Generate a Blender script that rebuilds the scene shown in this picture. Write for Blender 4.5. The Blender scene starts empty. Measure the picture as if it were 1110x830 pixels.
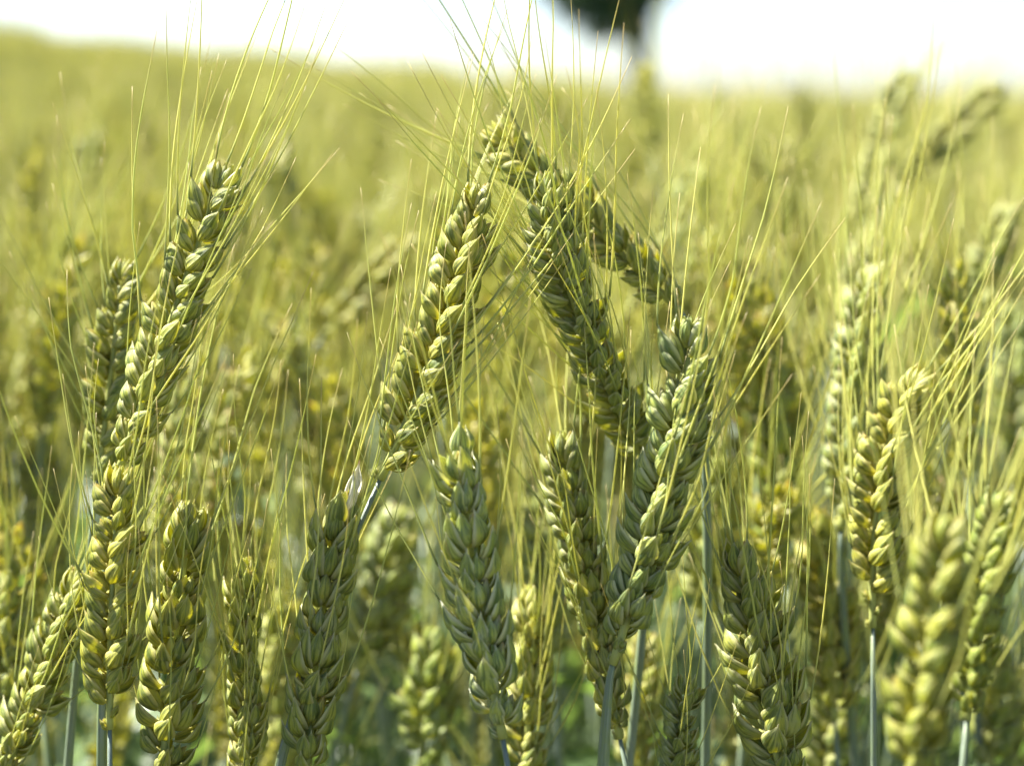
import bpy, math, random
import numpy as np
from mathutils import Vector, Matrix, Euler

random.seed(11)
rng = np.random.default_rng(7)
R = math.radians

# ------------------------------------------------------------------ camera, sky, sun, exposure
scene = bpy.context.scene
col = scene.collection
W0, H0 = 1110.0, 830.0
LENS = 60.0
FPX = W0 * LENS / 36.0
CAM = Vector((0.0, 0.0, 0.86))
PITCH = R(9.4)
FOCUS = 0.452

cam_data = bpy.data.cameras.new("camera")
cam = bpy.data.objects.new("camera", cam_data)
col.objects.link(cam)
cam.location = CAM
cam.rotation_euler = (R(90) - PITCH, 0, 0)
cam_data.lens = LENS
cam_data.sensor_width = 36
cam_data.clip_start = 0.01
cam_data.clip_end = 3000
cam_data.dof.use_dof = True
cam_data.dof.focus_distance = FOCUS
cam_data.dof.aperture_fstop = 7.0
cam_data.dof.aperture_blades = 0
scene.camera = cam

SUN_EL = R(53)
sun_to = Vector((-0.87, 0.49, 0)).normalized() * math.cos(SUN_EL) + Vector((0, 0, math.sin(SUN_EL)))
world = bpy.data.worlds.new("World")
scene.world = world
world.use_nodes = True
wn = world.node_tree
bg = wn.nodes["Background"]
sky = wn.nodes.new("ShaderNodeTexSky")
sky.sky_type = 'NISHITA'
sky.sun_disc = False
sky.sun_elevation = SUN_EL
sky.sun_rotation = math.atan2(sun_to.x, sun_to.y)
sky.air_density = 0.7
sky.dust_density = 0.9
sky.ozone_density = 1.0
wn.links.new(sky.outputs[0], bg.inputs[0])
bg.inputs[1].default_value = 0.055

sd = bpy.data.lights.new("sun", 'SUN')
sd.energy = 5.0
sd.angle = R(0.5)
sd.color = (1.0, 0.96, 0.89)
sun = bpy.data.objects.new("sun", sd)
col.objects.link(sun)
sun.rotation_euler = sun_to.to_track_quat('Z', 'Y').to_euler()
sun.location = (-4, 3, 8)

scene.view_settings.view_transform = 'Standard'
scene.view_settings.look = 'None'
scene.view_settings.exposure = 2.25
scene.view_settings.gamma = 1.0
scene.cycles.max_bounces = 7
scene.cycles.diffuse_bounces = 4
scene.cycles.glossy_bounces = 2
scene.cycles.transmission_bounces = 4
scene.cycles.transparent_max_bounces = 4
scene.cycles.use_denoising = True
scene.cycles.sample_clamp_indirect = 4.0

fwd = Vector((0, math.cos(PITCH), -math.sin(PITCH)))
rgt = Vector((1, 0, 0))
upv = Vector((0, math.sin(PITCH), math.cos(PITCH)))


def at(px, py, depth):
    d = fwd + rgt * ((px - W0 / 2) / FPX) - upv * ((py - H0 / 2) / FPX)
    return CAM + d * depth


# ------------------------------------------------------------------ materials
class G:
    """small helper to write node graphs"""

    def __init__(self, name):
        self.m = bpy.data.materials.new(name)
        self.m.use_nodes = True
        self.t = self.m.node_tree
        self.t.nodes.clear()
        self.out = self.t.nodes.new("ShaderNodeOutputMaterial")

    def n(self, typ, **kw):
        nd = self.t.nodes.new(typ)
        for k, v in kw.items():
            setattr(nd, k, v)
        return nd

    def set(self, sock, v):
        if isinstance(v, bpy.types.NodeSocket):
            self.t.links.new(v, sock)
        elif isinstance(v, (tuple, list)) and len(v) == 3 and len(sock.default_value) == 4:
            sock.default_value = (*v, 1)
        else:
            sock.default_value = v

    def math(self, op, a, b=0.0, clamp=False):
        nd = self.n("ShaderNodeMath", operation=op, use_clamp=clamp)
        self.set(nd.inputs[0], a)
        self.set(nd.inputs[1], b)
        return nd.outputs[0]

    def ramp(self, v, lo, hi):
        nd = self.n("ShaderNodeMapRange", interpolation_type='SMOOTHSTEP')
        self.set(nd.inputs[0], v)
        nd.inputs[1].default_value = lo
        nd.inputs[2].default_value = hi
        return nd.outputs[0]

    def mix(self, f, a, b, mode='MIX'):
        nd = self.n("ShaderNodeMix", data_type='RGBA', blend_type=mode)
        self.set(nd.inputs[0], f)
        self.set(nd.inputs[6], a)
        self.set(nd.inputs[7], b)
        return nd.outputs[2]

    def comb(self, x, y, z):
        nd = self.n("ShaderNodeCombineXYZ")
        for i, v in enumerate((x, y, z)):
            self.set(nd.inputs[i], v)
        return nd.outputs[0]

    def noise(self, vec, scale, detail=2.0, rough=0.5):
        nd = self.n("ShaderNodeTexNoise")
        if vec is not None:
            self.set(nd.inputs["Vector"], vec)
        nd.inputs["Scale"].default_value = scale
        nd.inputs["Detail"].default_value = detail
        nd.inputs["Roughness"].default_value = rough
        return nd.outputs[0]

    def uv(self):
        u = self.n("ShaderNodeUVMap", uv_map="UVMap")
        s = self.n("ShaderNodeSeparateXYZ")
        self.t.links.new(u.outputs[0], s.inputs[0])
        return s.outputs[0], s.outputs[1]

    def rnd(self):
        o = self.n("ShaderNodeObjectInfo").outputs["Random"]
        g = self.n("ShaderNodeNewGeometry").outputs["Random Per Island"]
        s = self.math('ADD', o, g)
        return self.math('FRACT', s), o, g

    def leafy(self, colour, trans_col, trans, rough, spec=0.4, bump=None, bump_d=0.0001):
        p = self.n("ShaderNodeBsdfPrincipled")
        self.set(p.inputs["Base Color"], colour)
        self.set(p.inputs["Roughness"], rough)
        p.inputs["Specular IOR Level"].default_value = spec
        tr = self.n("ShaderNodeBsdfTranslucent")
        self.set(tr.inputs[0], trans_col)
        if bump is not None:
            b = self.n("ShaderNodeBump")
            b.inputs["Strength"].default_value = 0.6
            b.inputs["Distance"].default_value = bump_d
            self.set(b.inputs["Height"], bump)
            self.t.links.new(b.outputs[0], p.inputs["Normal"])
        mx = self.n("ShaderNodeMixShader")
        self.set(mx.inputs[0], trans)
        self.t.links.new(p.outputs[0], mx.inputs[1])
        self.t.links.new(tr.outputs[0], mx.inputs[2])
        self.t.links.new(mx.outputs[0], self.out.inputs[0])
        return self.m


def glume_material():
    g = G("wheat_husk")
    u, v = g.uv()
    r, ro, ri = g.rnd()
    r50 = g.math('MULTIPLY', r, 57.0)
    warp = g.noise(g.comb(g.math('MULTIPLY', u, 2.0), g.math('MULTIPLY', v, 2.5), r50), 1.0, 2)
    uu = g.math('ADD', g.math('MULTIPLY', u, 15.0), g.math('MULTIPLY', warp, 2.4))
    streak = g.noise(g.comb(uu, g.math('MULTIPLY', v, 1.3), r50), 1.0, 3, 0.6)
    vein = g.ramp(streak, 0.45, 0.59)
    uc = g.math('ABSOLUTE', g.math('SUBTRACT', g.math('MULTIPLY', u, 2.0), 1.0))
    c = g.mix(r, (0.65, 0.655, 0.115), (0.475, 0.535, 0.082))
    c = g.mix(g.math('MULTIPLY', vein, 0.85), c, (0.075, 0.15, 0.035))
    blotch = g.noise(g.comb(g.math('MULTIPLY', u, 3.0), g.math('MULTIPLY', v, 3.0), g.math('ADD', r50, 9.0)), 1.0, 3)
    bloom = g.math('MULTIPLY', g.ramp(blotch, 0.40, 0.62), g.ramp(uc, 0.95, 0.3))
    bloom = g.math('MULTIPLY', bloom, g.math('ADD', g.math('MULTIPLY', ro, 0.45), 0.12))
    wax = g.mix(vein, (0.52, 0.55, 0.36), (0.16, 0.235, 0.14))
    c = g.mix(bloom, c, wax)
    c = g.mix(g.math('MULTIPLY', g.ramp(v, 0.24, 0.0), 0.75), c, (0.50, 0.50, 0.10))
    c = g.mix(g.math('MULTIPLY', g.ramp(uc, 0.62, 0.92), 0.85), c, (0.74, 0.71, 0.36))
    keel = g.ramp(uc, 0.10, 0.02)
    c = g.mix(g.math('MULTIPLY', keel, 0.45), c, (0.16, 0.25, 0.06))
    tipn = g.math('ADD', v, g.math('MULTIPLY', g.math('SUBTRACT', streak, 0.5), 0.3))
    c = g.mix(g.math('MULTIPLY', g.ramp(tipn, 0.80, 0.97), 0.9), c, (0.78, 0.74, 0.48))  # pale dry tip, raised further to paint in white highlights
    dry = g.math('MULTIPLY', g.ramp(ri, 0.87, 0.89), g.ramp(tipn, 0.55, 0.85))
    c = g.mix(g.math('MULTIPLY', dry, 0.8), c, (0.55, 0.36, 0.17))
    spot = g.noise(g.comb(g.math('MULTIPLY', u, 7.0), g.math('MULTIPLY', v, 9.0), g.math('ADD', r50, 3.0)), 1.0, 1)
    c = g.mix(g.math('MULTIPLY', g.ramp(spot, 0.74, 0.80), 0.7), c, (0.13, 0.085, 0.035))
    fine = g.noise(g.comb(g.math('MULTIPLY', uu, 3.6), g.math('MULTIPLY', v, 3.0), r50), 1.0, 2)
    c = g.mix(g.math('MULTIPLY', g.ramp(fine, 0.52, 0.68), 0.30), c, (0.62, 0.62, 0.40))
    dust = g.noise(g.comb(g.math('MULTIPLY', u, 40.0), g.math('MULTIPLY', v, 60.0), r50), 1.0, 2)
    c = g.mix(g.math('MULTIPLY', g.ramp(dust, 0.66, 0.74), 0.5), c, (0.72, 0.70, 0.58))
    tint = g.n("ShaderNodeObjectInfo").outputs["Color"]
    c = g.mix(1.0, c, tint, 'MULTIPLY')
    rib = g.math('ADD', streak, g.math('MULTIPLY', fine, 0.5))
    tcol = g.mix(0.55, c, (0.76, 0.69, 0.08))
    return g.leafy(c, tcol, 0.50, 0.42, 0.42, bump=rib, bump_d=0.0006)


def dry_material():
    g = G("dry_husk_skin")
    u, v = g.uv()
    st = g.noise(g.comb(g.math('MULTIPLY', u, 18.0), g.math('MULTIPLY', v, 1.5), 0.0), 1.0, 3)
    c = g.mix(g.ramp(st, 0.4, 0.65), (0.76, 0.74, 0.60), (0.50, 0.47, 0.30))
    c = g.mix(g.ramp(v, 0.9, 1.0), c, (0.45, 0.30, 0.16))
    return g.leafy(c, c, 0.3, 0.5, 0.4, bump=st, bump_d=0.0003)


def stem_material():
    g = G("wheat_stem_skin")
    u, v = g.uv()
    r, ro, ri = g.rnd()
    st = g.noise(g.comb(g.math('MULTIPLY', u, 22.0), g.math('MULTIPLY', v, 2.0), g.math('MULTIPLY', r, 40.0)), 1.0, 2)
    c = g.mix(g.ramp(st, 0.35, 0.65), (0.105, 0.155, 0.115), (0.235, 0.28, 0.25))
    pat = g.noise(g.comb(g.math('MULTIPLY', u, 1.5), g.math('MULTIPLY', v, 30.0), g.math('MULTIPLY', r, 23.0)), 1.0, 3)
    c = g.mix(g.math('MULTIPLY', g.ramp(pat, 0.46, 0.62), 0.6), c, (0.20, 0.26, 0.085))
    c = g.mix(g.math('MULTIPLY', r, 0.35), c, (0.27, 0.34, 0.12))
    return g.leafy(c, c, 0.10, 0.4, 0.5, bump=st, bump_d=0.0002)


def rachis_material():
    g = G("wheat_rachis_skin")
    u, v = g.uv()
    return g.leafy((0.42, 0.45, 0.13), (0.5, 0.52, 0.1), 0.25, 0.45)


def awn_material():
    g = G("wheat_awn_skin")
    u, v = g.uv()
    r, ro, ri = g.rnd()
    gold = g.mix(r, (0.73, 0.70, 0.20), (0.57, 0.61, 0.17))
    c = g.mix(g.ramp(v, 0.0, 0.17), (0.34, 0.39, 0.15), gold)
    c = g.mix(g.math('MULTIPLY', g.ramp(v, 0.72, 1.0), 0.7), c, (0.60, 0.45, 0.24))
    sp = g.noise(g.comb(g.math('MULTIPLY', u, 2.0), g.math('MULTIPLY', v, 42.0), g.math('MULTIPLY', r, 50.0)), 1.0, 2)
    c = g.mix(g.math('MULTIPLY', g.ramp(sp, 0.58, 0.72), 0.35), c, (0.40, 0.26, 0.08))
    return g.leafy(c, c, 0.42, 0.4, 0.5)


def leaf_material():
    g = G("wheat_leaf_skin")
    u, v = g.uv()
    r, ro, ri = g.rnd()
    st = g.noise(g.comb(g.math('MULTIPLY', u, 26.0), v, g.math('MULTIPLY', r, 40.0)), 1.0, 2)
    c = g.mix(r, (0.06, 0.115, 0.035), (0.13, 0.19, 0.055))
    c = g.mix(g.math('MULTIPLY', g.ramp(st, 0.45, 0.65), 0.5), c, (0.19, 0.27, 0.13))
    c = g.mix(g.math('MULTIPLY', g.ramp(v, 0.8, 1.0), 0.8), c, (0.42, 0.36, 0.14))
    return g.leafy(c, g.mix(0.5, c, (0.22, 0.34, 0.03)), 0.40, 0.42, 0.45)


def soil_material():
    g = G("field_soil")
    tc = g.n("ShaderNodeTexCoord").outputs["Object"]
    a = g.noise(tc, 9.0, 6, 0.65)
    b = g.noise(tc, 70.0, 4, 0.6)
    c = g.mix(g.ramp(a, 0.35, 0.65), (0.075, 0.055, 0.035), (0.045, 0.06, 0.022))
    c = g.mix(g.math('MULTIPLY', g.ramp(b, 0.5, 0.7), 0.6), c, (0.14, 0.11, 0.065))
    return g.leafy(c, c, 0.0, 0.9, 0.2, bump=b, bump_d=0.02)


def grass_material():
    g = G("undergrowth_leaf")
    r, ro, ri = g.rnd()
    c = g.mix(ri, (0.025, 0.065, 0.018), (0.06, 0.12, 0.025))
    return g.leafy(c, g.mix(0.5, c, (0.2, 0.38, 0.02)), 0.4, 0.5)


def bark_material():
    g = G("tree_bark")
    tc = g.n("ShaderNodeTexCoord").outputs["Object"]
    a = g.noise(tc, 6.0, 5, 0.65)
    c = g.mix(a, (0.03, 0.024, 0.018), (0.09, 0.07, 0.05))
    return g.leafy(c, c, 0.0, 0.9, 0.2, bump=a, bump_d=0.03)


def crown_material():
    g = G("tree_leaf")
    r, ro, ri = g.rnd()
    c = g.mix(ri, (0.04, 0.085, 0.035), (0.085, 0.15, 0.055))
    return g.leafy(c, g.mix(0.4, c, (0.09, 0.17, 0.02)), 0.22, 0.5, 0.4)


M_HUSK = glume_material()
M_DRY = dry_material()
M_STEM = stem_material()
M_RACHIS = rachis_material()
M_AWN = awn_material()
M_LEAF = leaf_material()
M_SOIL = soil_material()
M_GRASS = grass_material()
M_BARK = bark_material()
M_CROWN = crown_material()


# ------------------------------------------------------------------ mesh helpers
class MB:
    """collects shapes (vertices, faces, uv per vertex, material index)"""

    def __init__(self):
        self.v, self.f, self.uv, self.mi = [], [], [], []
        self.n = 0

    def add(self, verts, faces, uvs, mi=0):
        verts = np.asarray(verts, dtype=np.float64)
        self.v.append(verts)
        self.uv.append(np.asarray(uvs, dtype=np.float64))
        self.f.extend([tuple(i + self.n for i in f) for f in faces])
        self.mi.extend([mi] * len(faces))
        self.n += len(verts)

    def merge(self, other, M=None, mi=None):
        for v, uv in zip([np.concatenate(other.v)], [np.concatenate(other.uv)]):
            vv = v if M is None else (v @ np.array(M.to_3x3()).T + np.array(M.translation))
            self.v.append(vv)
            self.uv.append(uv)
        self.f.extend([tuple(i + self.n for i in f) for f in other.f])
        self.mi.extend(other.mi if mi is None else [mi] * len(other.f))
        self.n += sum(len(v) for v in other.v)

    def mesh(self, name, mats, smooth=True):
        me = bpy.data.meshes.new(name)
        V = np.concatenate(self.v)
        me.from_pydata(V.tolist(), [], self.f)
        for m in mats:
            me.materials.append(m)
        U = np.concatenate(self.uv)
        lay = me.uv_layers.new(name="UVMap")
        li = np.empty(len(me.loops), dtype=np.int32)
        me.loops.foreach_get("vertex_index", li)
        lay.data.foreach_set("uv", U[li].astype(np.float32).ravel())
        me.polygons.foreach_set("material_index", np.array(self.mi, dtype=np.int32))
        me.polygons.foreach_set("use_smooth", np.full(len(me.polygons), smooth))
        me.update()
        return me


def grid_faces(nr, nc, closed):
    fs = []
    for i in range(nr - 1):
        for j in range(nc if closed else nc - 1):
            k = (j + 1) % nc
            fs.append((i * nc + j, i * nc + k, (i + 1) * nc + k, (i + 1) * nc + j))
    return fs


def husk(L, W, D, nv=12, na=13, arc=1.9, bow=0.6, th=0.22, flare=0.0, keel=0.12):
    """a boat shaped husk: length on z, outer face on +x, width on y, open on its inner side (mm)"""
    verts, uvs = [], []
    ni = max(5, na - 4)
    for i in range(nv + 1):
        v = i / nv
        t = 0.08 + 0.92 * v ** 0.85
        p = max(0.0, math.sin(math.pi * t)) ** (0.60 + 0.95 * v)
        p = max(p, 0.05)
        w = W / 2 * p
        d = D * p
        x0 = bow * math.sin(math.pi * min(1, v * 0.95)) - 0.25 * bow * v
        tt = min(th, w * 0.4)
        for j in range(na):
            a = -arc + 2 * arc * j / (na - 1)
            k = 1 + keel * math.exp(-(a / 0.22) ** 2)
            k *= 1 + (0.045 * p * math.cos(a * 8.5 + 0.6) if na > 20 else 0)
            fl = 1 + flare * v * (abs(a) / arc) ** 3
            verts.append((x0 + d * math.cos(a) * k, w * math.sin(a) * fl, L * v - 0.06 * L * v * (abs(a) / arc) ** 2))
            uvs.append((0.5 + 0.5 * a / arc, v))
        for j in range(ni):
            a = arc - 2 * arc * j / (ni - 1)
            fl = 1 + flare * v * (abs(a) / arc) ** 3
            verts.append((x0 + (d - tt) * math.cos(a), (w - tt) * math.sin(a) * fl, L * v - 0.06 * L * v * (abs(a) / arc) ** 2 - 0.02))
            uvs.append((0.5 + 0.5 * a / arc, v))
    return verts, grid_faces(nv + 1, na + ni, True), uvs


def kernel(L, W, D, nv=9, na=10):
    verts, uvs = [], []
    for i in range(nv + 1):
        v = i / nv
        p = max(0.04, math.sin(math.pi * (0.1 + 0.9 * v ** 0.9))) ** 0.8
        for j in range(na):
            a = 2 * math.pi * j / na
            verts.append((D * p * math.cos(a) * 0.9, W / 2 * p * math.sin(a), L * v))
            uvs.append((j / na, v * 0.8))
    return verts, grid_faces(nv + 1, na, True), uvs


def xf(verts, M):
    v = np.asarray(verts, dtype=np.float64)
    return v @ np.array(M.to_3x3()).T + np.array(M.translation)


MM = 0.001


def part_matrix(phi, tilt, base):
    # husk outer side (+x) turned to azimuth phi, then tipped outward by tilt
    return Matrix.Translation(base) @ Matrix.Rotation(phi, 4, 'Z') @ Matrix.Rotation(tilt, 4, 'Y')


def spikelet(hi=True, seed=0, terminal=False):
    """one spikelet, metres: z up along it, +x away from the ear, florets fan along y. Returns MB, awn sockets"""
    rs = random.Random(seed)
    j = lambda s: rs.uniform(-s, s)
    mb = MB()
    nv, na = (13, 25) if hi else (5, 6)
    sock = []
    S = Matrix.Scale(MM, 4)

    def put(shape, M):
        verts, faces, uvs = shape
        mb.add(xf(verts, S @ M), faces, uvs)

    def tip(L, M, bow=0.3):
        p = (S @ M) @ Vector((bow * 0.4, 0, L * 0.97))
        d = (M.to_3x3() @ Vector((0, 0, 1))).normalized()
        sock.append((p, d))

    for s in (-1, 1):
        if terminal:
            Mg = part_matrix(s * R(84), R(27 + j(4)), (0, s * 1.1, 0))
        else:
            Mg = part_matrix(s * R(58 + j(12)), R(23 + j(6)), (0.6 + j(.4), s * 1.25, j(0.8)))
        put(husk(9.6 + j(1.0), 4.5 + j(.6), 2.0 + j(.3), nv, na, 1.6, 0.85, 0.2, 0.28, 0.26), Mg)
        Ml = part_matrix(s * R(64 + j(9)) if not terminal else s * R(90), R(18 + j(8)), (0.1 + j(.2), s * 0.95, 1.9 + j(.5) + (0.5 if s > 0 else 0)))
        L = 10.6 + j(1.2)
        put(husk(L, 4.6 + j(.5), 2.3 + j(.3), nv, na, 1.7, 0.7, 0.2, 0.32), Ml)
        tip(L, Ml)
        if hi:
            Mk = part_matrix(s * R(64) if not terminal else s * R(90), R(11 + j(2)), (-0.1, s * 0.7, 2.2))
            put(kernel(8.8, 3.5, 1.8), Mk)
    M3 = part_matrix(R(j(30)), R(4 + j(5)), (0.9 + j(.4), j(.5), 3.6 + j(.5)))
    L3 = 8.2 + j(1.2)
    put(husk(L3, 3.9 + j(.4), 2.1, nv, na, 1.85, 0.5, 0.2, 0.15), M3)
    tip(L3, M3)
    if hi:
        put(kernel(7.4, 2.7, 1.4, 7, 8), part_matrix(R(180), R(2), (0.3, 0, 3.6)))
    return mb, sock


NSPK = 9
SPK = []
for k in range(NSPK):
    mb, so = spikelet(True, 40 + k)
    SPK.append((mb.mesh("spikelet", [M_HUSK]), so))
mb, so = spikelet(True, 99, True)
SPK_TOP = (mb.mesh("spikelet_top", [M_HUSK]), so)
LOW = [spikelet(False, 60 + k) for k in range(5)]
LOW_TOP = spikelet(False, 77, True)


def tube(pts, rads, n, mb, mi=0, v0=0.0, v1=1.0, cap=True):
    pts = [Vector(p) for p in pts]
    verts, uvs = [], []
    ref = None
    for i, p in enumerate(pts):
        t = (pts[min(i + 1, len(pts) - 1)] - pts[max(i - 1, 0)]).normalized()
        if ref is None:
            ref = t.orthogonal().normalized()
        ref = (ref - t * ref.dot(t)).normalized()
        b = t.cross(ref)
        for j in range(n):
            a = 2 * math.pi * j / n
            verts.append(p + (ref * math.cos(a) + b * math.sin(a)) * rads[i])
            uvs.append((j / n, v0 + (v1 - v0) * i / (len(pts) - 1)))
    fs = grid_faces(len(pts), n, True)
    if cap:
        fs.append(tuple(range(n))[::-1])
        fs.append(tuple((len(pts) - 1) * n + j for j in range(n)))
    mb.add([tuple(v) for v in verts], fs, uvs, mi)


def awn_shape(bend, wob, n=16, sides=5, r0=0.25, seed=0, L=70.0):
    """one awn 70 mm long, starts on +z and bends toward +x by bend"""
    rs = random.Random(seed)
    pts, rad = [], []
    p = Vector((0, 0, -0.6))
    a, b = 0.0, 0.0
    ph = rs.uniform(0, 6)
    kink = rs.uniform(0.2, 0.8)
    for i in range(n + 1):
        t = i / n
        pts.append(p * MM)
        rad.append(MM * (r0 * (1 - t) ** 0.8 + 0.075))
        # most of the bend happens near the base
        a += bend * 1.7 / n * (1 - t) ** 0.7
        b = wob * math.sin(ph + t * 5) + (wob * 1.2 if t > kink else 0)
        d = Vector((math.sin(a), math.sin(b), math.cos(a)))
        p = p + d.normalized() * (L / n)
    mb = MB()
    tube(pts, rad, sides, mb)
    return mb


BENDS = [R(x) for x in (-4, 3, 8, 12, 16, 21, 27)]
AWN = []
for i, b in enumerate(BENDS):
    AWN.append([awn_shape(b, w, seed=i * 10 + q).mesh("awn", [M_AWN]) for q, w in enumerate((0.02, 0.05, 0.09))])
AWN_LOW = [awn_shape(b, 0.04, 5, 3, 0.32, seed=i).__class__ and awn_shape(b, 0.04, 5, 3, 0.32, seed=i) for i, b in enumerate(BENDS)]


dh = MB()
_v, _f, _u = husk(11.0, 3.6, 1.6, 12, 13, 1.5, 0.9, 0.18, 0.3)
dh.add(np.asarray(_v) * MM, _f, _u)
DRY_HUSK = dh.mesh("dry_husk", [M_DRY])

# ------------------------------------------------------------------ ear layout
def bez3(P, t):
    a, b, c, d = P
    s = 1 - t
    return a * s ** 3 + b * (3 * s * s * t) + c * (3 * s * t * t) + d * t ** 3


def quad_through(p0, pm, p1):
    """quadratic curve through three points, returns a function of t"""
    c = pm * 2 - (p0 + p1) * 0.5
    return lambda t: p0 * (1 - t) ** 2 + c * (2 * t * (1 - t)) + p1 * t * t


def frame(z, x):
    z = z.normalized()
    x = (x - z * x.dot(z)).normalized()
    y = z.cross(x)
    return Matrix(((x.x, y.x, z.x), (x.y, y.y, z.y), (x.z, y.z, z.z)))


def ear_layout(curve, size, roll, rs, step=3.75, awn_p=0.8, awn_len=1.0, view=None, spread=1.0, bare=1):
    """where each spikelet and awn of an ear goes: lists of (variant, matrix) and (bend, matrix)"""
    N = 40
    pts = [curve(i / N) for i in range(N + 1)]
    seg = [0.0]
    for i in range(N):
        seg.append(seg[-1] + (pts[i + 1] - pts[i]).length)
    total = seg[-1]
    step *= rs.uniform(0.92, 1.12)
    usable = total - 8.5 * MM * size
    n = max(8, int(usable / (step * MM * size)))

    def at_len(s):
        s = min(max(s, 0), total)
        for i in range(N):
            if seg[i + 1] >= s:
                f = (s - seg[i]) / max(1e-9, seg[i + 1] - seg[i])
                p = pts[i].lerp(pts[i + 1], f)
                t = (pts[i + 1] - pts[i]).normalized()
                return p, t
        return pts[-1], (pts[-1] - pts[-2]).normalized()

    if view is None:
        view = -fwd
    spk, awn = [], []
    twist = rs.uniform(-0.9, 0.9)
    for k in range(n + 1):
        top = k == n
        s = usable * k / n
        p, T = at_len(s)
        side0 = T.cross(view).normalized()
        F0 = side0.cross(T).normalized()
        rr = roll + twist * (s / total - 0.5) + rs.uniform(-0.28, 0.28)
        side = (side0 * math.cos(rr) + F0 * math.sin(rr)) * (1 if k % 2 else -1)
        if top:
            ang = 0.0
            side = side.cross(T)
        else:
            ang = R(29 + rs.uniform(-8, 8)) * (1.0 if k < n - 3 else 0.8)
        z = T * math.cos(ang) + side * math.sin(ang)
        z = (z + Vector((rs.uniform(-1, 1), rs.uniform(-1, 1), rs.uniform(-1, 1))) * 0.11).normalized()
        f = k / n
        sc = size * (0.62 + 0.42 * min(1, f * 5)) * (1.0 - 0.08 * max(0, f - 0.6) / 0.4) * rs.uniform(0.86, 1.10)
        if bare and k < bare:
            sc *= 0.5
        elif rs.random() < 0.05:
            sc *= 0.7
        rot = frame(z, side)
        base = p + side * (0.45 * MM * size) + T * rs.uniform(-.5, .5) * MM * size
        M = Matrix.Translation(base) @ (rot.to_4x4()) @ Matrix.Scale(sc, 4)
        var = -1 if top else rs.randrange(NSPK)
        spk.append((var, M))
        if bare and k < bare:
            continue
        so = (SPK_TOP if top else SPK[var])[1]
        for q, (sp, sdir) in enumerate(so):
            if rs.random() > (awn_p if q < 2 else awn_p * 0.30):
                continue
            wp = M @ sp
            wd = (rot @ sdir).normalized()
            # awns leave along the husk and turn toward the ear axis
            spread_dir = (wd - T * wd.dot(T))
            d0 = (T + spread_dir * 0.60 * spread + Vector((rs.uniform(-1, 1), rs.uniform(-1, 1), rs.uniform(-1, 1))) * 0.13).normalized()
            ref = T - d0 * T.dot(d0)
            if ref.length < 1e-4:
                ref = side
            ref = (ref.normalized() + d0.orthogonal() * rs.uniform(-0.7, 0.7)).normalized()
            b = min(len(BENDS) - 1, max(0, int(rs.gauss(2.6, 1.5))))
            ln = awn_len * rs.uniform(0.66, 1.12) * (0.72 + 0.28 * min(1, f * 2.2))
            th = size * rs.uniform(0.85, 1.15)
            Ma = Matrix.Translation(wp) @ frame(d0, ref).to_4x4() @ Matrix.Diagonal((ln, ln, ln, 1))
            awn.append((b, Ma, ln))
    rach = [at_len(usable * i / 24)[0] for i in range(25)]
    return spk, awn, rach


def leaf_shape(L, Wd, droop, twist, rs, n=12, base=(0, 0, 0), az=0.0, up0=1.1, mi=0):
    """a grass blade arching away from its stem"""
    verts, uvs = [], []
    p = Vector(base)
    ang = up0
    dirh = Vector((math.cos(az), math.sin(az), 0))
    sidev = Vector((-math.sin(az), math.cos(az), 0))
    for i in range(n + 1):
        t = i / n
        d = dirh * math.cos(ang) + Vector((0, 0, 1)) * math.sin(ang)
        nrm = dirh * -math.sin(ang) + Vector((0, 0, 1)) * math.cos(ang)
        w = Wd * 0.5 * min(1, 0.35 + t * 4) * (1 - t ** 2.2) + 0.0002
        tw = twist * t
        sv = sidev * math.cos(tw) + nrm * math.sin(tw)
        nv = nrm * math.cos(tw) - sidev * math.sin(tw)
        for j, o in enumerate((-1, -0.5, 0, 0.5, 1)):
            verts.append(p + sv * (o * w) + nv * (abs(o) * w * 0.35))
            uvs.append((j / 4, t))
        p = p + d * (L / n)
        ang -= droop / n
    mb = MB()
    mb.add([tuple(v) for v in verts], grid_faces(n + 1, 5, False), uvs, mi)
    return mb


# ------------------------------------------------------------------ terrain
def ground_z(x, y):
    if y <= 0.5:
        return 0.0
    t = x / max(y, 0.5)
    s = min(0.06, max(0.0, (0.13 - t) * 0.095))
    k = min(1.0, max(0.0, (y - 2.5) / 9.5))
    return min(y, 13.0) * s * k * k * (3 - 2 * k)


def obj(name, me, parent=None):
    o = bpy.data.objects.new(name, me)
    col.objects.link(o)
    if parent is not None:
        o.parent = parent
    return o


def thing(name, label, cat, loc=(0, 0, 0), group=None):
    o = bpy.data.objects.new(name, None)
    o.empty_display_size = 0.02
    col.objects.link(o)
    o.location = loc
    o['label'] = label
    o['category'] = cat
    if group:
        o['group'] = group
    return o


xs = [-900, -400, -200, -120, -80, -60, -45, -32, -22, -15, -10, -6, -3, -1.5, 0, 1.5, 3, 6, 10, 15, 22, 32, 45, 60, 80, 120, 200, 400, 900]
ys = [-60, -20, -5, 0, 1, 2, 3, 4, 6, 8, 10, 13, 16, 20, 25, 30, 36, 42, 50, 58, 66, 75, 90, 120, 180, 300, 600, 1500]
mb = MB()
gv, gu = [], []
for y in ys:
    for x in xs:
        yy = min(y, 75)
        gv.append((x, y, ground_z(x * yy / max(y, 1e-3) if y > 75 else x, yy)))
        gu.append((x, y))
mb.add(gv, [f[::-1] for f in grid_faces(len(ys), len(xs), False)][::1], gu)
me = mb.mesh("field_ground", [M_SOIL])
me.flip_normals()
g_o = obj("field_ground", me)
g_o['kind'] = 'structure'


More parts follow.
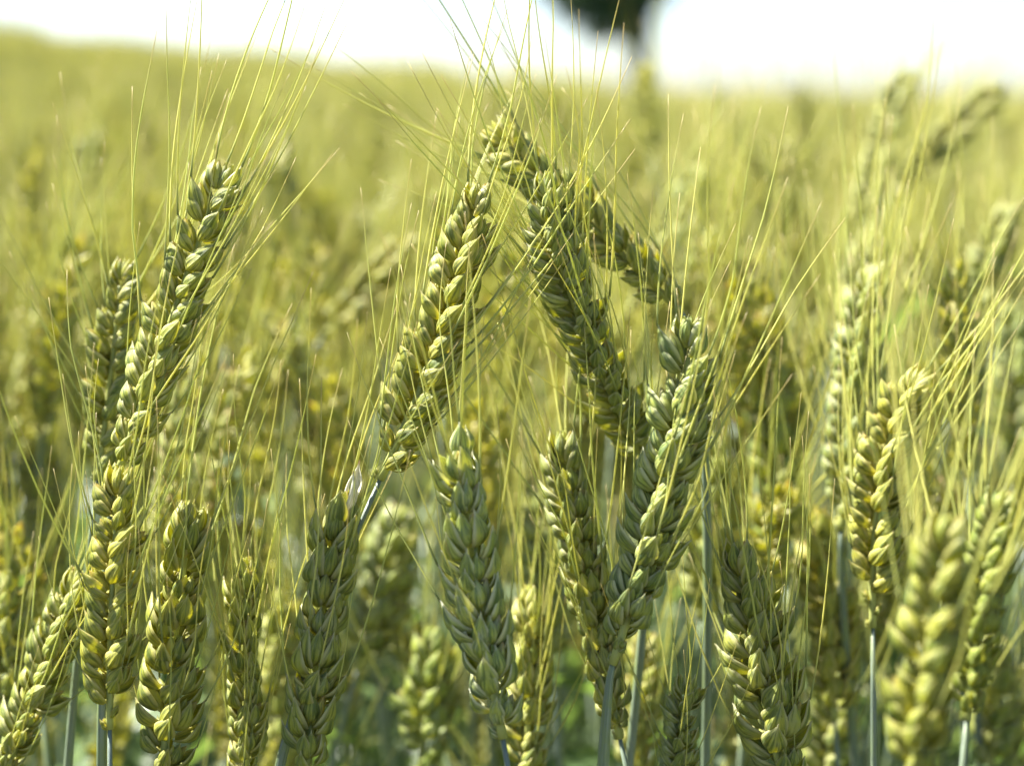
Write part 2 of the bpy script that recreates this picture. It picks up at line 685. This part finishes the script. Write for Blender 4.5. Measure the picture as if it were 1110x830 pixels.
# ------------------------------------------------------------------ the tree on the horizon
def build_tree():
    rs = random.Random(5)
    D = 58.0
    p = at(692, 75, D)
    bx, by = p.x, p.y
    bz = ground_z(bx, by)
    t = thing("field_tree", "dark blurred tree with low crown standing beyond the field on the horizon", "tree", (bx, by, bz))
    mpx = D / FPX
    eye = p.z - bz
    mb = MB()
    top = Vector((0.25, 0, eye + 3.4))
    trunk_pts = [Vector((0, 0, -0.2)), Vector((0.02, 0, 1.0)), Vector((-0.02, 0, eye)), Vector((0.1, 0, eye + 1.2)), top]
    tube(trunk_pts, [0.40, 0.32, 0.30, 0.24, 0.08], 10, mb)
    limbs = []
    for (dx, dy, z0, z1) in ((-2.3, 0.3, eye + 0.45, eye + 2.3), (-1.6, -0.8, eye + 0.8, eye + 3.4), (1.2, 0.6, eye + 0.9, eye + 3.3), (0.6, -1.0, eye + 1.1, eye + 4.4), (-0.6, 0.9, eye + 1.5, eye + 5.0), (1.7, -0.2, eye + 1.5, eye + 4.4)):
        a = Vector((0.04, 0, z0))
        b = Vector((dx, dy, z1))
        m = a.lerp(b, 0.5) + Vector((0, 0, 0.25))
        tube([a, m, b], [0.14, 0.09, 0.03], 6, mb)
        limbs.append((a, m, b))
    obj("trunk", mb.mesh("trunk", [M_BARK]), t)
    # crown: clumps of leaf faces, offset to the left as in the photograph
    cb = MB()
    clumps = []
    for _ in range(80):
        u = Vector((rs.gauss(0, 1), rs.gauss(0, 1), rs.gauss(0, 1))).normalized() * rs.uniform(0.35, 1.0)
        c = Vector((-0.75 + u.x * 2.4, u.y * 2.0, eye + 3.9 + u.z * 2.6))
        # the crown's underside climbs from the trunk to the left
        low = eye + 1.15 + max(0, -(c.x + 1.5)) * 0.75 + max(0, c.x - 0.5) * 1.6
        if c.z < low + 0.3 or c.x > 0.9:
            continue
        clumps.append((c, rs.uniform(0.45, 0.85)))
    for (px, py, r) in ((600, 0, .5), (588, -14, .5), (612, 4, .45), (628, 16, .45), (640, 34, .35), (648, 42, .35), (618, 22, .35), (662, 34, .35), (622, -6, .45), (640, 10, .5), (655, 22, .5), (668, 28, .45), (682, 30, .5), (692, 14, .45), (660, 2, .6), (684, 42, .4), (693, 40, .35), (690, 52, .3), (672, 36, .4), (690, 40, .5), (697, 26, .45), (688, 60, .25), (676, 14, .6), (610, -22, .5), (640, -18, .6), (690, -14, .5)):
        w = at(px, py, D)
        clumps.append((Vector((w.x - bx, rs.uniform(-.8, .8), w.z - bz)), r))
    verts, faces, uvs = [], [], []
    for c, r in clumps:
        for _ in range(int(330 * r)):
            d = Vector((rs.gauss(0, 1), rs.gauss(0, 1), rs.gauss(0, 1))).normalized() * r * rs.random() ** 0.4
            q = c + Vector((d.x, d.y, d.z * 0.8))
            a = Vector((rs.gauss(0, 1), rs.gauss(0, 1), rs.gauss(0, 1))).normalized()
            b = a.orthogonal().normalized()
            s = rs.uniform(0.07, 0.13)
            i = len(verts)
            verts += [tuple(q - a * s), tuple(q + b * s * .55), tuple(q + a * s), tuple(q - b * s * .55)]
            uvs += [(0, 0), (1, 0), (1, 1), (0, 1)]
            faces.append((i, i + 1, i + 2, i + 3))
    cb.add(verts, faces, uvs)
    obj("crown", cb.mesh("crown", [M_CROWN], smooth=False), t)


build_tree()


# ------------------------------------------------------------------ wheat stalks seen one by one
GROUP_SHARP = "bearded wheat stalks in the front row of the field"


def stem_curve(p0, T, lean=0.10, k1=0.16):
    base_xy = p0 - T * min(0.10, k1) - Vector((T.x, T.y, 0)) * lean
    g = Vector((base_xy.x, base_xy.y, ground_z(base_xy.x, base_xy.y)))
    h = p0.z - g.z
    return [p0, p0 - T * min(k1, 0.25 * h), Vector((g.x, g.y, h * 0.5)), g]


def hero(label, tip, mid, base, depth, width, roll, awn_p=0.8, awn_len=1.0, group=GROUP_SHARP, seed=0,
         dz=(0, 0, 0), leaf=False, lean=0.10, spread=1.0, bare=1, stem_r=1.25, k1=0.16, dry=False, tint=None):
    rs = random.Random(1000 + seed)
    if tint is None:
        q = rs.uniform(-1, 1)
        b_ = rs.uniform(0.86, 1.08)
        tint = (b_ * (1 + 0.07 * q), b_, b_ * (1 - 0.22 * q))
    P1, PM, P0 = at(*tip, depth + dz[0]), at(*mid, depth + dz[1]), at(*base, depth + dz[2])
    size = width * depth / FPX / (18.6 * MM)
    cv = quad_through(P0, PM, P1)
    T0 = (cv(0.03) - cv(0)).normalized()
    SC = stem_curve(P0, T0, lean, k1)
    g = SC[3]
    root = thing("wheat_stalk", label, "wheat stalk", g, group)
    sm = MB()
    n = 26
    pts = [bez3(SC, i / n) - g for i in range(n + 1)]
    rads = [MM * stem_r * size ** 0.5 * (0.5 + 0.62 * min(1, i / 4)) for i in range(n + 1)]
    tube(pts, rads, 10, sm)
    obj("stem", sm.mesh("stem", [M_STEM]), root)
    spk, awn, rach = ear_layout(cv, size, roll, rs, awn_p=awn_p, awn_len=awn_len * (0.55 + 0.45 * size), spread=spread, bare=bare)
    em = MB()
    wig = []
    for i, p in enumerate(rach):
        wig.append(p - g)
    tube(wig, [MM * size * (1.15 - 0.5 * i / 24) for i in range(25)], 8, em)
    ear = obj("ear", em.mesh("ear", [M_RACHIS]), root)
    gT = Matrix.Translation(-g)
    for var, M in spk:
        o = obj("spikelet", (SPK_TOP if var < 0 else SPK[var])[0], ear)
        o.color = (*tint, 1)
        o.matrix_basis = gT @ M
    for b, M, ln in awn:
        o = obj("awn", rs.choice(AWN[b]), ear)
        o.matrix_basis = gT @ M
    if dry:
        mt = spk[-1][1]
        for q in range(2):
            o = obj("dry_husk", DRY_HUSK, ear)
            o['label'] = "dry white husk at the ear's tip"
            o.matrix_basis = gT @ mt @ Matrix.Translation((0.0006, (q - .4) * 0.0022, 0.005 + 0.003 * q)) @ Matrix.Rotation(R(-9 - 10 * q), 4, 'X') @ Matrix.Rotation(R(70 * q), 4, 'Z')
    if leaf:
        lp = bez3(SC, 0.30) - g
        lf = leaf_shape(rs.uniform(0.13, 0.2), 0.012, rs.uniform(1.2, 2.4), rs.uniform(-1, 1), rs, base=lp, az=rs.uniform(0, 6.28), up0=1.2)
        obj("leaf", lf.mesh("leaf", [M_LEAF]), root)
    return root


H = hero
H("tall leaning wheat ear with grey-green husks at far left, tallest of the left group", (243, 182), (193, 325), (128, 512), 0.452, 70, 0.45, 0.85, 1.0, seed=1, spread=0.8, k1=0.03, lean=0.02, tint=(1.03, 1.03, 1.05))
H("wheat ear with bright yellow opened tip directly below the tall leaning left ear", (132, 512), (122, 625), (119, 790), 0.444, 68, 0.35, 0.7, 0.95, seed=2, bare=2, tint=(1.1, 1.04, 0.8))
H("soft upright pale wheat ear half hidden behind the tall leaning left ear", (132, 283), (122, 390), (106, 520), 0.492, 60, 0.2, 0.8, 1.0, seed=3, spread=1.8)
H("broad olive wheat ear standing just right of the yellow-tipped lower left ear", (212, 538), (192, 670), (176, 850), 0.456, 86, 1.1, 0.7, 0.9, seed=4, tint=(0.88, 0.88, 0.75))
H("narrow wheat ear between the broad olive ear and the white-tipped ear", (264, 605), (265, 725), (268, 860), 0.470, 66, 1.3, 0.7, 0.95, seed=5)
H("plump wheat ear topped by one dry white husk, lower left of centre", (366, 545), (346, 685), (332, 840), 0.450, 86, 1.45, 0.75, 0.9, seed=6, dry=True)
H("dark leaning central wheat ear on a bent blue-green stem", (521, 203), (476, 365), (412, 520), 0.456, 74, 0.6, 0.8, 1.0, seed=7, lean=0.02)
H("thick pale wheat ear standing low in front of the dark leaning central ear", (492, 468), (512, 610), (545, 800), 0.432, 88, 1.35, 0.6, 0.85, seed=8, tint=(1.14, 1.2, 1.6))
H("left-leaning wheat ear crossing behind the front stemmed ear right of centre", (590, 190), (622, 330), (700, 500), 0.458, 70, 0.75, 0.75, 1.0, seed=9, lean=-0.15, k1=0.03, dz=(0, 0.008, 0.036))
H("blurred wheat ear bowed low to the left behind the left-leaning ear", (528, 140), (618, 222), (738, 338), 0.492, 66, 0.3, 0.5, 1.1, seed=10, lean=-0.03, k1=0.03)
H("front wheat ear whose bare grey stem shows below it, right of centre", (750, 350), (722, 515), (664, 720), 0.440, 80, 1.0, 0.7, 0.95, seed=11, spread=0.7, tint=(0.94, 1.0, 1.15), bare=2, stem_r=1.5, k1=0.02, lean=0.0)
H("soft wheat ear standing close behind the front ear with bare stem, to its left", (612, 478), (628, 590), (672, 800), 0.478, 72, 1.2, 0.7, 0.95, seed=12)
H("small curved wheat ear with yellow husks on thin blue stem at right", (1002, 405), (958, 500), (946, 680), 0.490, 66, 0.7, 0.8, 0.95, seed=13, bare=3)
H("very blurred near wheat ear at lower right, closest to the camera", (1028, 570), (1006, 700), (985, 860), 0.356, 88, 0.9, 0.45, 1.0, seed=14, tint=(0.84, 0.84, 0.62))
H("blurred upright wheat ear behind the small curved yellow-husked ear", (942, 292), (926, 430), (912, 575), 0.540, 68, 1.0, 0.85, 1.1, seed=15, lean=-0.9, k1=0.04)
H("shaded wheat ear at the bottom edge between front stemmed ear and yellow-husked ear", (800, 590), (822, 715), (852, 860), 0.462, 90, 1.0, 0.7, 0.95, seed=16)
H("wheat ear leaning right out of the lower left corner", (82, 622), (45, 735), (0, 850), 0.478, 66, 0.9, 0.75, 0.9, seed=17)
H("blurred wheat ear cut by the left edge above the leaning corner ear", (2, 625), (8, 710), (14, 790), 0.535, 62, 0.6, 0.6, 1.0, seed=18)
H("blurred green wheat ear between the white-tipped ear and the thick pale ear", (446, 540), (420, 620), (388, 725), 0.610, 78, 0.9, 0.6, 0.9, seed=19)
H("short wheat ear rising from the bottom edge beside the bare grey stem", (742, 735), (738, 800), (730, 900), 0.470, 50, 1.0, 0.6, 0.8, seed=20)
H("blurred wheat ear between the front stemmed ear and the yellow-husked ear", (822, 385), (842, 500), (852, 630), 0.600, 70, 0.5, 0.6, 1.0, seed=21, leaf=True, tint=(0.92, 0.98, 0.9))
H("out-of-focus upright wheat ear above the front stemmed ear, against the pale field", (752, 180), (750, 235), (742, 320), 0.78, 46, 0.8, 0.7, 1.0, seed=22, leaf=True, lean=0.5)
H("strongly blurred tall wheat ear breaking the skyline at right", (984, 78), (960, 150), (930, 260), 0.85, 46, 0.8, 0.6, 1.0, seed=23, leaf=True)
H("strongly blurred wheat ear tilted far to the right against the sky", (1084, 98), (1035, 142), (965, 212), 0.88, 42, 0.4, 0.6, 0.8, seed=24, leaf=True, lean=0.0, k1=0.04)
H("near blurred wheat ear at the right edge with a fan of long awns", (1085, 540), (1065, 640), (1048, 780), 0.395, 62, 0.9, 0.7, 1.15, seed=25, tint=(0.8, 0.87, 0.65))
H("out-of-focus wheat ear left of the dark leaning central ear and above the white-tipped ear", (366, 425), (355, 480), (338, 560), 0.72, 56, 0.9, 0.6, 0.9, seed=26, leaf=True, tint=(1.38, 1.38, 1.9))  # tint raised to paint the white sun sparkle into the husk colour
H("out-of-focus pale wheat ear standing at the right edge below the tilted skyline ear", (1098, 330), (1102, 420), (1096, 520), 0.74, 54, 0.6, 0.6, 0.9, seed=27, leaf=True)
H("strongly blurred dark upright wheat ear in the field at upper left", (104, 140), (92, 190), (84, 260), 0.95, 40, 0.6, 0.6, 0.9, seed=28, leaf=True)
H("soft wheat ear low beside the thick pale ear, on its right", (578, 640), (576, 730), (566, 850), 0.505, 66, 1.1, 0.6, 0.9, seed=29)
H("shaded blurred wheat ear behind the small curved ear's thin blue stem", (888, 560), (896, 660), (905, 780), 0.560, 72, 1.2, 0.6, 0.9, seed=30)
H("strongly blurred dark wheat ear in the pale field between centre and right", (858, 155), (850, 195), (842, 260), 0.92, 36, 0.6, 0.6, 0.9, seed=31, leaf=True)
H("blurred leaning wheat ear at the upper right edge below the tilted skyline ear", (1092, 225), (1078, 270), (1058, 340), 0.70, 50, 0.6, 0.6, 0.9, seed=32, leaf=True)
H("blurred wheat ear leaning right in the gap left of the dark central ear", (448, 255), (410, 300), (350, 365), 0.74, 44, 0.6, 0.6, 0.9, seed=33, leaf=True, lean=0.0, k1=0.05)


H("strongly blurred yellowish wheat ear rising in front of the tree trunk", (699, 70), (703, 112), (708, 168), 1.10, 36, 0.6, 0.7, 0.9, seed=34, leaf=True, tint=(1.3, 1.25, 0.9))
H("blurred wheat ear at the bottom edge between white-tipped ear and thick pale ear", (474, 680), (464, 755), (456, 840), 0.580, 66, 0.8, 0.6, 0.9, seed=35, tint=(0.8, 0.9, 0.85))
H("blurred wheat ear at the bottom edge between narrow ear and white-tipped ear", (303, 640), (303, 730), (308, 840), 0.600, 64, 1.0, 0.6, 0.9, seed=36)
H("blurred wheat ear in the gap right of the thick pale ear's upper half", (584, 540), (590, 620), (598, 720), 0.620, 62, 0.6, 0.6, 0.9, seed=37)
H("blurred wheat ear close along the right side of the front stemmed ear", (776, 470), (768, 560), (760, 670), 0.620, 66, 0.9, 0.6, 0.9, seed=38, tint=(0.9, 0.96, 0.9))
H("blurred wheat ear low behind the bare grey stem of the front ear", (704, 690), (698, 765), (692, 850), 0.570, 64, 1.1, 0.6, 0.9, seed=39)
H("blurred wheat ear at bottom edge left of the small curved ear's blue stem", (912, 700), (902, 780), (894, 870), 0.590, 68, 0.7, 0.6, 0.9, seed=40)
H("blurred wheat ear near the left edge, left of the yellow-tipped ear", (42, 470), (46, 550), (54, 650), 0.680, 64, 0.6, 0.6, 0.9, seed=41)
H("blurred wheat ear in the lower right corner behind the near blurred ears", (1084, 690), (1078, 770), (1074, 860), 0.600, 68, 0.8, 0.6, 0.9, seed=42)


# ------------------------------------------------------------------ wheat behind, still one by one
def stalk_meshes(seed, height, low=True, awn_p=0.5):
    """stem, ear, awns and leaf shapes of a stalk standing at the origin"""
    rs = random.Random(500 + seed)
    lean = rs.uniform(0.0, 0.5) ** 1.3
    az = rs.uniform(0, 6.28)
    hd = Vector((math.cos(az), math.sin(az), 0))
    L = rs.uniform(0.066, 0.09)
    P0 = Vector((0, 0, height - L)) + hd * lean * 0.05
    d0 = (Vector((0, 0, 1)) + hd * lean * 0.8).normalized()
    d1 = (Vector((0, 0, 1)) + hd * lean * 1.7).normalized()
    PM = P0 + d0 * L * 0.5
    P1 = PM + d1 * L * 0.5
    cv = quad_through(P0, PM, P1)
    size = rs.uniform(0.95, 1.15)
    T0 = (cv(0.03) - cv(0)).normalized()
    SC = [P0, P0 - T0 * 0.14, Vector((0, 0, height * 0.45)), Vector((0, 0, 0))]
    st = MB()
    n = 10
    tube([bez3(SC, i / n) for i in range(n + 1)], [MM * 1.3 * (0.75 + 0.4 * min(1, i / 3)) for i in range(n + 1)], 6, st)
    spk, awn, rach = ear_layout(cv, size, rs.uniform(0, 3), rs, awn_p=awn_p, view=Vector((0.01, -1, 0)), step=4.1)
    er = MB()
    tube(rach[::6], [MM * 1.0] * len(rach[::6]), 5, er)
    for var, M in spk:
        er.merge(LOW_TOP[0] if var < 0 else LOW[var % 5][0], M)
    aw = MB()
    for b, M, ln in awn:
        aw.merge(AWN_LOW[b], M)
    lf = []
    for q in range(2):
        lp = bez3(SC, 0.35 + 0.25 * q)
        lf.append(leaf_shape(rs.uniform(0.12, 0.2), rs.uniform(0.009, 0.013), rs.uniform(1.0, 2.6), rs.uniform(-1.2, 1.2), rs, n=7,
                            base=lp, az=rs.uniform(0, 6.28), up0=rs.uniform(0.8, 1.3)))
    return st, er, aw, lf


HGT = 0.80
protos = []
for k in range(10):
    st, er, aw, lf = stalk_meshes(k, HGT)
    whole = MB()
    whole.merge(st, mi=0)
    whole.merge(er, mi=1)
    whole.merge(aw, mi=2)
    for l_ in lf:
        whole.merge(l_, mi=3)
    protos.append((st.mesh("stem", [M_STEM]), er.mesh("ear", [M_HUSK]), aw.mesh("awns", [M_AWN]), [l_.mesh("leaf", [M_LEAF]) for l_ in lf],
                   whole.mesh("wheat_source", [M_STEM, M_HUSK, M_AWN, M_LEAF])))

LBL_NEAR = "softly blurred green bearded wheat stalk in the crop just behind the sharp ears"
LBL_FAR = "strongly blurred wheat stalk deep in the crop, one of many alike"
NEAR_LIM = 0.95
Y0, Y1, NFILL = 0.575, 1.12, 257


def crop_drop(far_off=False):
    """how far an ear tip stands under eye height: the tall layer, and tillers below it"""
    if far_off and rng.random() < 0.06:
        return rng.uniform(-0.03, 0.03)
    return rng.normal(0.075, 0.024) if rng.random() < 0.45 else rng.uniform(0.08, 0.27)


placed = []
tries = 0
while len(placed) < NFILL and tries < 60000:
    tries += 1
    y = math.sqrt(rng.uniform(Y0 ** 2, Y1 ** 2))
    x = rng.uniform(-1, 1) * (0.315 * y + 0.03)
    # keep clear of the ears that show alone between the front ones
    if any(abs(x - at(px, 400, dd).x * y / dd) < 0.011 and y < dd for px, dd in ((355, 0.72), (845, 0.60), (590, 0.62), (1100, 0.74))):
        continue
    if any((x - a) ** 2 + (y - b) ** 2 < 0.020 ** 2 for a, b in placed):
        continue
    placed.append((x, y))
for i, (x, y) in enumerate(placed):
    pr = protos[int(rng.integers(len(protos)))]
    near = y < NEAR_LIM
    root = thing("wheat_stalk", LBL_NEAR if near else LBL_FAR, "wheat stalk", (x, y, ground_z(x, y)),
                 "blurred wheat stalks just behind the front row" if near else "wheat stalks deep in the blurred crop")
    for nm, me in zip(("stem", "ear", "awns"), pr[:3]):
        obj(nm, me, root)
    for me in pr[3]:
        obj("leaf", me, root)
    root.rotation_euler = (rng.normal(0, 0.05), rng.normal(0, 0.05), rng.uniform(0, 6.28))
    s = (CAM.z - crop_drop()) / HGT
    root.scale = (1, 1, s)

# ------------------------------------------------------------------ the rest of the crop: one mass
src_near = bpy.data.collections.new("wheat_sources")
for k, pr in enumerate(protos):
    o = bpy.data.objects.new("wheat_source", pr[4])
    src_near.objects.link(o)
src_far = bpy.data.collections.new("wheat_patch_sources")
for q in range(4):
    mbp = MB()
    rs = random.Random(900 + q)
    thin = []
    for k in range(6):
        L = 0.08
        t = MB()
        lean = Vector((rs.uniform(-.25, .25), rs.uniform(-.25, .25), 1)).normalized()
        p0 = Vector((0, 0, HGT - L))
        tube([Vector((0, 0, 0.25)), p0], [0.0016, 0.0013], 3, t, 0, cap=False)
        vs = []
        tube([p0, p0 + lean * L * .25, p0 + lean * L * .6, p0 + lean * L * .85, p0 + lean * L], [0.003, 0.0078, 0.0075, 0.006, 0.002], 6, t, 1)
        for a in range(18):
            b0 = p0 + lean * L * rs.uniform(.2, 1)
            d = (lean + Vector((rs.gauss(0, .28), rs.gauss(0, .28), 0))).normalized()
            tube([b0, b0 + d * rs.uniform(.045, .075)], [0.0005, 0.0003], 3, t, 2, cap=False)
        t.merge(leaf_shape(0.16, 0.011, 1.8, 0.5, rs, n=4, base=(0, 0, rs.uniform(.45, .6)), az=rs.uniform(0, 6.28)), mi=3)
        thin.append(t)
    for _ in range(260):
        M = (Matrix.Translation((rs.uniform(-.55, .55), rs.uniform(-.55, .55), 0)) @ Matrix.Rotation(rs.uniform(0, 6.28), 4, 'Z')
             @ Matrix.Rotation(rs.gauss(0, .05), 4, 'X') @ Matrix.Diagonal((1, 1, 1 + rs.gauss(0, .045), 1)))
        mbp.merge(rs.choice(thin), M)
    o = bpy.data.objects.new("wheat_patch_source", mbp.mesh("wheat_patch_source", [M_STEM, M_HUSK, M_AWN, M_LEAF]))
    src_far.objects.link(o)

pts, rot, scl, pick, far = [], [], [], [], []


def crop_point(x, y, f):
    pts.append((x, y, ground_z(x, y)))
    z = rng.uniform(0, 6.28)
    if f:
        rot.append((0, 0, int(rng.integers(4)) * math.pi / 2))
        s = (CAM.z - 0.075) / HGT * (1 + rng.normal(0, .018))
        scl.append((1, 1, s))
        pick.append(int(rng.integers(4)))
    else:
        rot.append((rng.normal(0, .05), rng.normal(0, .05), z))
        scl.append((1, 1, (CAM.z - crop_drop(y > 1.4)) / HGT))
        pick.append(int(rng.integers(len(protos))))
    far.append(f)


NEARMAX = 9.0
for _ in range(26000):
    y = rng.uniform(0.1, NEARMAX)
    x = rng.uniform(-1, 1) * (0.42 * NEARMAX)
    if abs(x) > 0.42 * y + 0.75:
        continue
    inframe = abs(x) < 0.315 * y + 0.05
    if inframe and y < Y1:
        continue
    if y < 0.35 and abs(x) < 0.30:
        continue
    crop_point(x, y, 0)
y = NEARMAX + 0.5
while y < 84:
    wdt = 0.40 * y + 1.5
    k = int(wdt) + 1
    for i in range(-k, k + 1):
        crop_point(i + rng.uniform(-.05, .05), y, 1)
    y += 1.0

me = bpy.data.meshes.new("wheat_crop")
me.from_pydata(pts, [], [])
for nm, typ, data in (("rot", 'FLOAT_VECTOR', rot), ("scl", 'FLOAT_VECTOR', scl)):
    a = me.attributes.new(nm, typ, 'POINT')
    a.data.foreach_set("vector", np.array(data, dtype=np.float32).ravel())
for nm, data in (("pick", pick), ("far", far)):
    a = me.attributes.new(nm, 'INT', 'POINT')
    a.data.foreach_set("value", np.array(data, dtype=np.int32))
crop = obj("wheat_crop", me)
crop['kind'] = 'stuff'
crop['label'] = "pale green ripening wheat crop filling the field to the horizon"
crop['category'] = "wheat crop"

nt = bpy.data.node_groups.new("crop_spread", 'GeometryNodeTree')
nt.interface.new_socket(name="Geometry", in_out='INPUT', socket_type='NodeSocketGeometry')
nt.interface.new_socket(name="Geometry", in_out='OUTPUT', socket_type='NodeSocketGeometry')
gi, go = nt.nodes.new("NodeGroupInput"), nt.nodes.new("NodeGroupOutput")
jn = nt.nodes.new("GeometryNodeJoinGeometry")


def named(nm, typ):
    nd = nt.nodes.new("GeometryNodeInputNamedAttribute")
    nd.data_type = typ
    nd.inputs[0].default_value = nm
    return nd.outputs[0]


a_rot, a_scl, a_pick, a_far = named("rot", 'FLOAT_VECTOR'), named("scl", 'FLOAT_VECTOR'), named("pick", 'INT'), named("far", 'INT')
for f, coll in ((0, src_near), (1, src_far)):
    cmp_ = nt.nodes.new("FunctionNodeCompare")
    cmp_.data_type = 'INT'
    cmp_.operation = 'EQUAL'
    nt.links.new(a_far, cmp_.inputs[2])
    cmp_.inputs[3].default_value = f
    ci = nt.nodes.new("GeometryNodeCollectionInfo")
    ci.inputs["Collection"].default_value = coll
    ci.inputs["Separate Children"].default_value = True
    ci.inputs["Reset Children"].default_value = True
    ip = nt.nodes.new("GeometryNodeInstanceOnPoints")
    e2r = nt.nodes.new("FunctionNodeEulerToRotation")
    nt.links.new(a_rot, e2r.inputs[0])
    nt.links.new(gi.outputs[0], ip.inputs["Points"])
    nt.links.new(cmp_.outputs[0], ip.inputs["Selection"])
    nt.links.new(ci.outputs[0], ip.inputs["Instance"])
    ip.inputs["Pick Instance"].default_value = True
    nt.links.new(a_pick, ip.inputs["Instance Index"])
    nt.links.new(e2r.outputs[0], ip.inputs["Rotation"])
    nt.links.new(a_scl, ip.inputs["Scale"])
    nt.links.new(ip.outputs[0], jn.inputs[0])
nt.links.new(jn.outputs[0], go.inputs[0])
md = crop.modifiers.new("crop_spread", 'NODES')
md.node_group = nt

# ------------------------------------------------------------------ low green undergrowth between the stems
rs = random.Random(3)
mb = MB()
for _ in range(2600):
    y = 0.25 + 3.2 * rs.random() ** 1.3
    x = rs.uniform(-1, 1) * (0.40 * y + 0.35)
    mb.merge(leaf_shape(rs.uniform(0.1, 0.32), rs.uniform(0.006, 0.014), rs.uniform(0.6, 2.2), rs.uniform(-1, 1), rs, n=5,
                        base=(x, y, ground_z(x, y) - 0.002), az=rs.uniform(0, 6.28), up0=rs.uniform(1.0, 1.5)))
o = obj("undergrowth", mb.mesh("undergrowth", [M_GRASS]))
o['kind'] = 'stuff'
o['label'] = "low dark green grass growing between the wheat stems"
o['category'] = "undergrowth"
